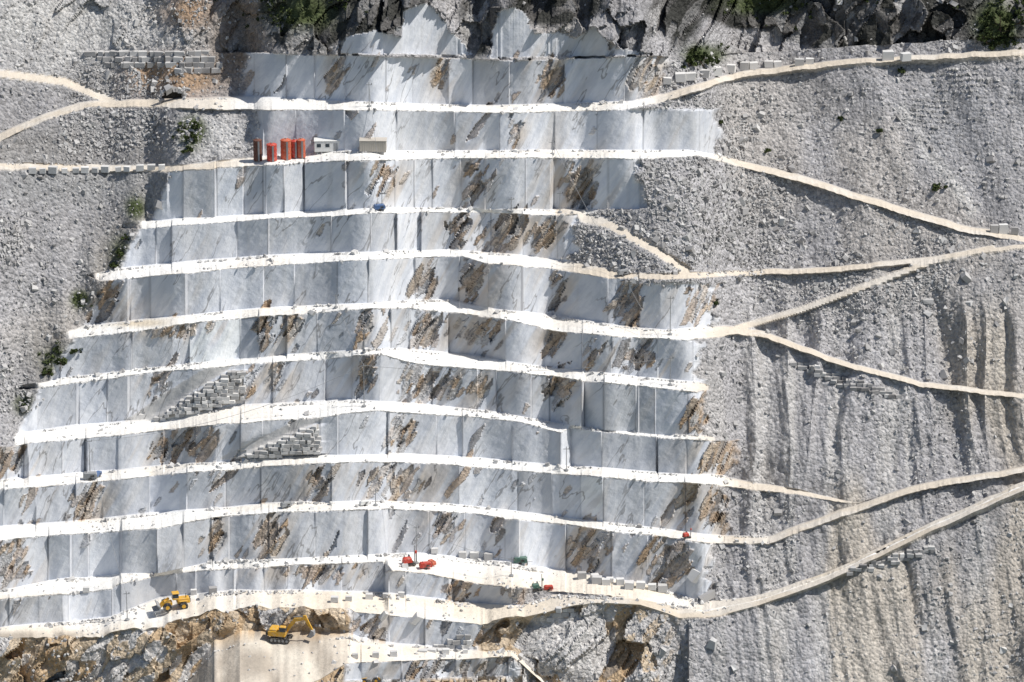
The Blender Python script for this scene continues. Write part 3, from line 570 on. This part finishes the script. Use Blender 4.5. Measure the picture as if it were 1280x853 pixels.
# ------------------------------------------------------------------ vegetation
LF,nt,bs=newmat("foliage"); g=G(nt); tn=g.attr('tone'); g.l(g.mix(tn,(.018,.03,.012),(.10,.125,.045)),bs.inputs['Base Color'])
BK,nt2,bs2=newmat("bark"); bs2.inputs['Base Color'].default_value=(.12,.09,.06,1)
def leaves(nm,centers,radii,per):
    V=[];T=[]
    for c,r in zip(centers,radii):
        k=int(per*random.uniform(.7,1.3)); d=rng.normal(0,1,(k,3)); d/=np.linalg.norm(d,axis=1)[:,None]; d*=(rng.random((k,1))**.45)*r*np.array([1,1,.75]); q=c+d
        a=rng.normal(0,1,(k,3)); a/=np.linalg.norm(a,axis=1)[:,None]; b=np.cross(a,rng.normal(0,1,(k,3))); b/=np.linalg.norm(b,axis=1)[:,None]; s=rng.uniform(.09,.2,(k,1))*min(1.6,.6+r)
        V.append(np.stack([q-a*s-b*s*.6,q+a*s-b*s*.6,q+a*s+b*s*.6,q-a*s+b*s*.6],1).reshape(-1,3)); T.append(np.repeat(np.clip(rng.normal(random.uniform(.25,.75),.15,k),0,1),4))
    V=np.concatenate(V);T=np.concatenate(T); me=bpy.data.meshes.new(nm); me.from_pydata(V.tolist(),[],np.arange(len(V)).reshape(-1,4).tolist()); A=me.attributes.new('tone','FLOAT','POINT'); A.data.foreach_set('value',T.astype(np.float32)); me.materials.append(LF)
    o=bpy.data.objects.new(nm,me); S.collection.objects.link(o); return o
def shrub(px,py,w,h):
    p=surf(px,py); e=root("shrub",p); cs=[];rs=[]
    for k in range(int(8+w*2)):
        c=np.array([random.uniform(-w,w)/2,random.uniform(-1,.8),random.uniform(.2,h)]); c[2]*=1-.6*abs(c[0])/(w/2+.01); cs.append(c); rs.append(random.uniform(.3,.7)*min(1,.4+w*.15))
        if k<7:
            v=Vector(c); bm=bmesh.new(); bmesh.ops.create_cone(bm,cap_ends=True,segments=5,radius1=.09,radius2=.03,depth=v.length); q=v.to_track_quat('Z','Y'); o=addm("branch",bm,BK,e,v/2); o.rotation_euler=q.to_euler()
    o=leaves("foliage",cs,rs,60); o.parent=e
for a_ in [(880,84,7.5,3.6),(862,84,3,2.5),(240,176,2.4,2.2),(234,190,2.0,1.4),(246,160,1.8,1.5),(150,322,1.6,1.6),(157,300,1.5,1.6),(142,335,1.6,1),(76,456,3.0,1.6),(60,468,2.2,1.6),(95,440,2,1.2),(1250,40,6,6),(1238,58,5,5),(1272,30,5,6),(1175,236,3,1.0),(1100,165,1.2,.7),(1050,150,1.2,.7),(900,155,1.4,.8),(893,380,1.5,1.4),(1125,90,1.6,.8),(960,190,1.1,.6)]: shrub(*a_)
vm=np.maximum(VM*SCREE,blob(385,10,60,36)*SCREE*.8+blob(960,-5,90,25)*SCREE*.7+blob(1250,10,50,50)*.9*SCREE+ topb*(PY<0)*.1); vm=vm*sst(.42,.6,fbm(XX*.15,Z*.15,3,141)); pr=(vm*((PX>-100)&(PX<1380))).ravel(); pr/=pr.sum()
n=700; pick=rng.choice(NR*NC,n,p=pr); leaves("hillside_vegetation",[allP[i]+np.array([0,-.2,.2]) for i in pick],rng.uniform(.25,.7,n),24)
# ------------------------------------------------------------------ light
l=Vector((.54,-.11,.84)).normalized()
sd=bpy.data.lights.new("sun",'SUN'); sd.energy=4.6; sd.angle=math.radians(.5); sd.color=(1,.96,.90); so=bpy.data.objects.new("sun",sd); S.collection.objects.link(so); so.rotation_euler=l.to_track_quat('Z','Y').to_euler()
W=bpy.data.worlds.new("World"); S.world=W; W.use_nodes=True; nt=W.node_tree; sk=nt.nodes.new('ShaderNodeTexSky'); sk.sky_type='NISHITA'; sk.sun_disc=False; sk.sun_elevation=math.asin(l.z); sk.sun_rotation=math.atan2(l.x,l.y); nt.links.new(sk.outputs[0],nt.nodes['Background'].inputs[0]); nt.nodes['Background'].inputs[1].default_value=.09
S.view_settings.view_transform='Standard'; S.view_settings.look='None'; S.view_settings.exposure=0
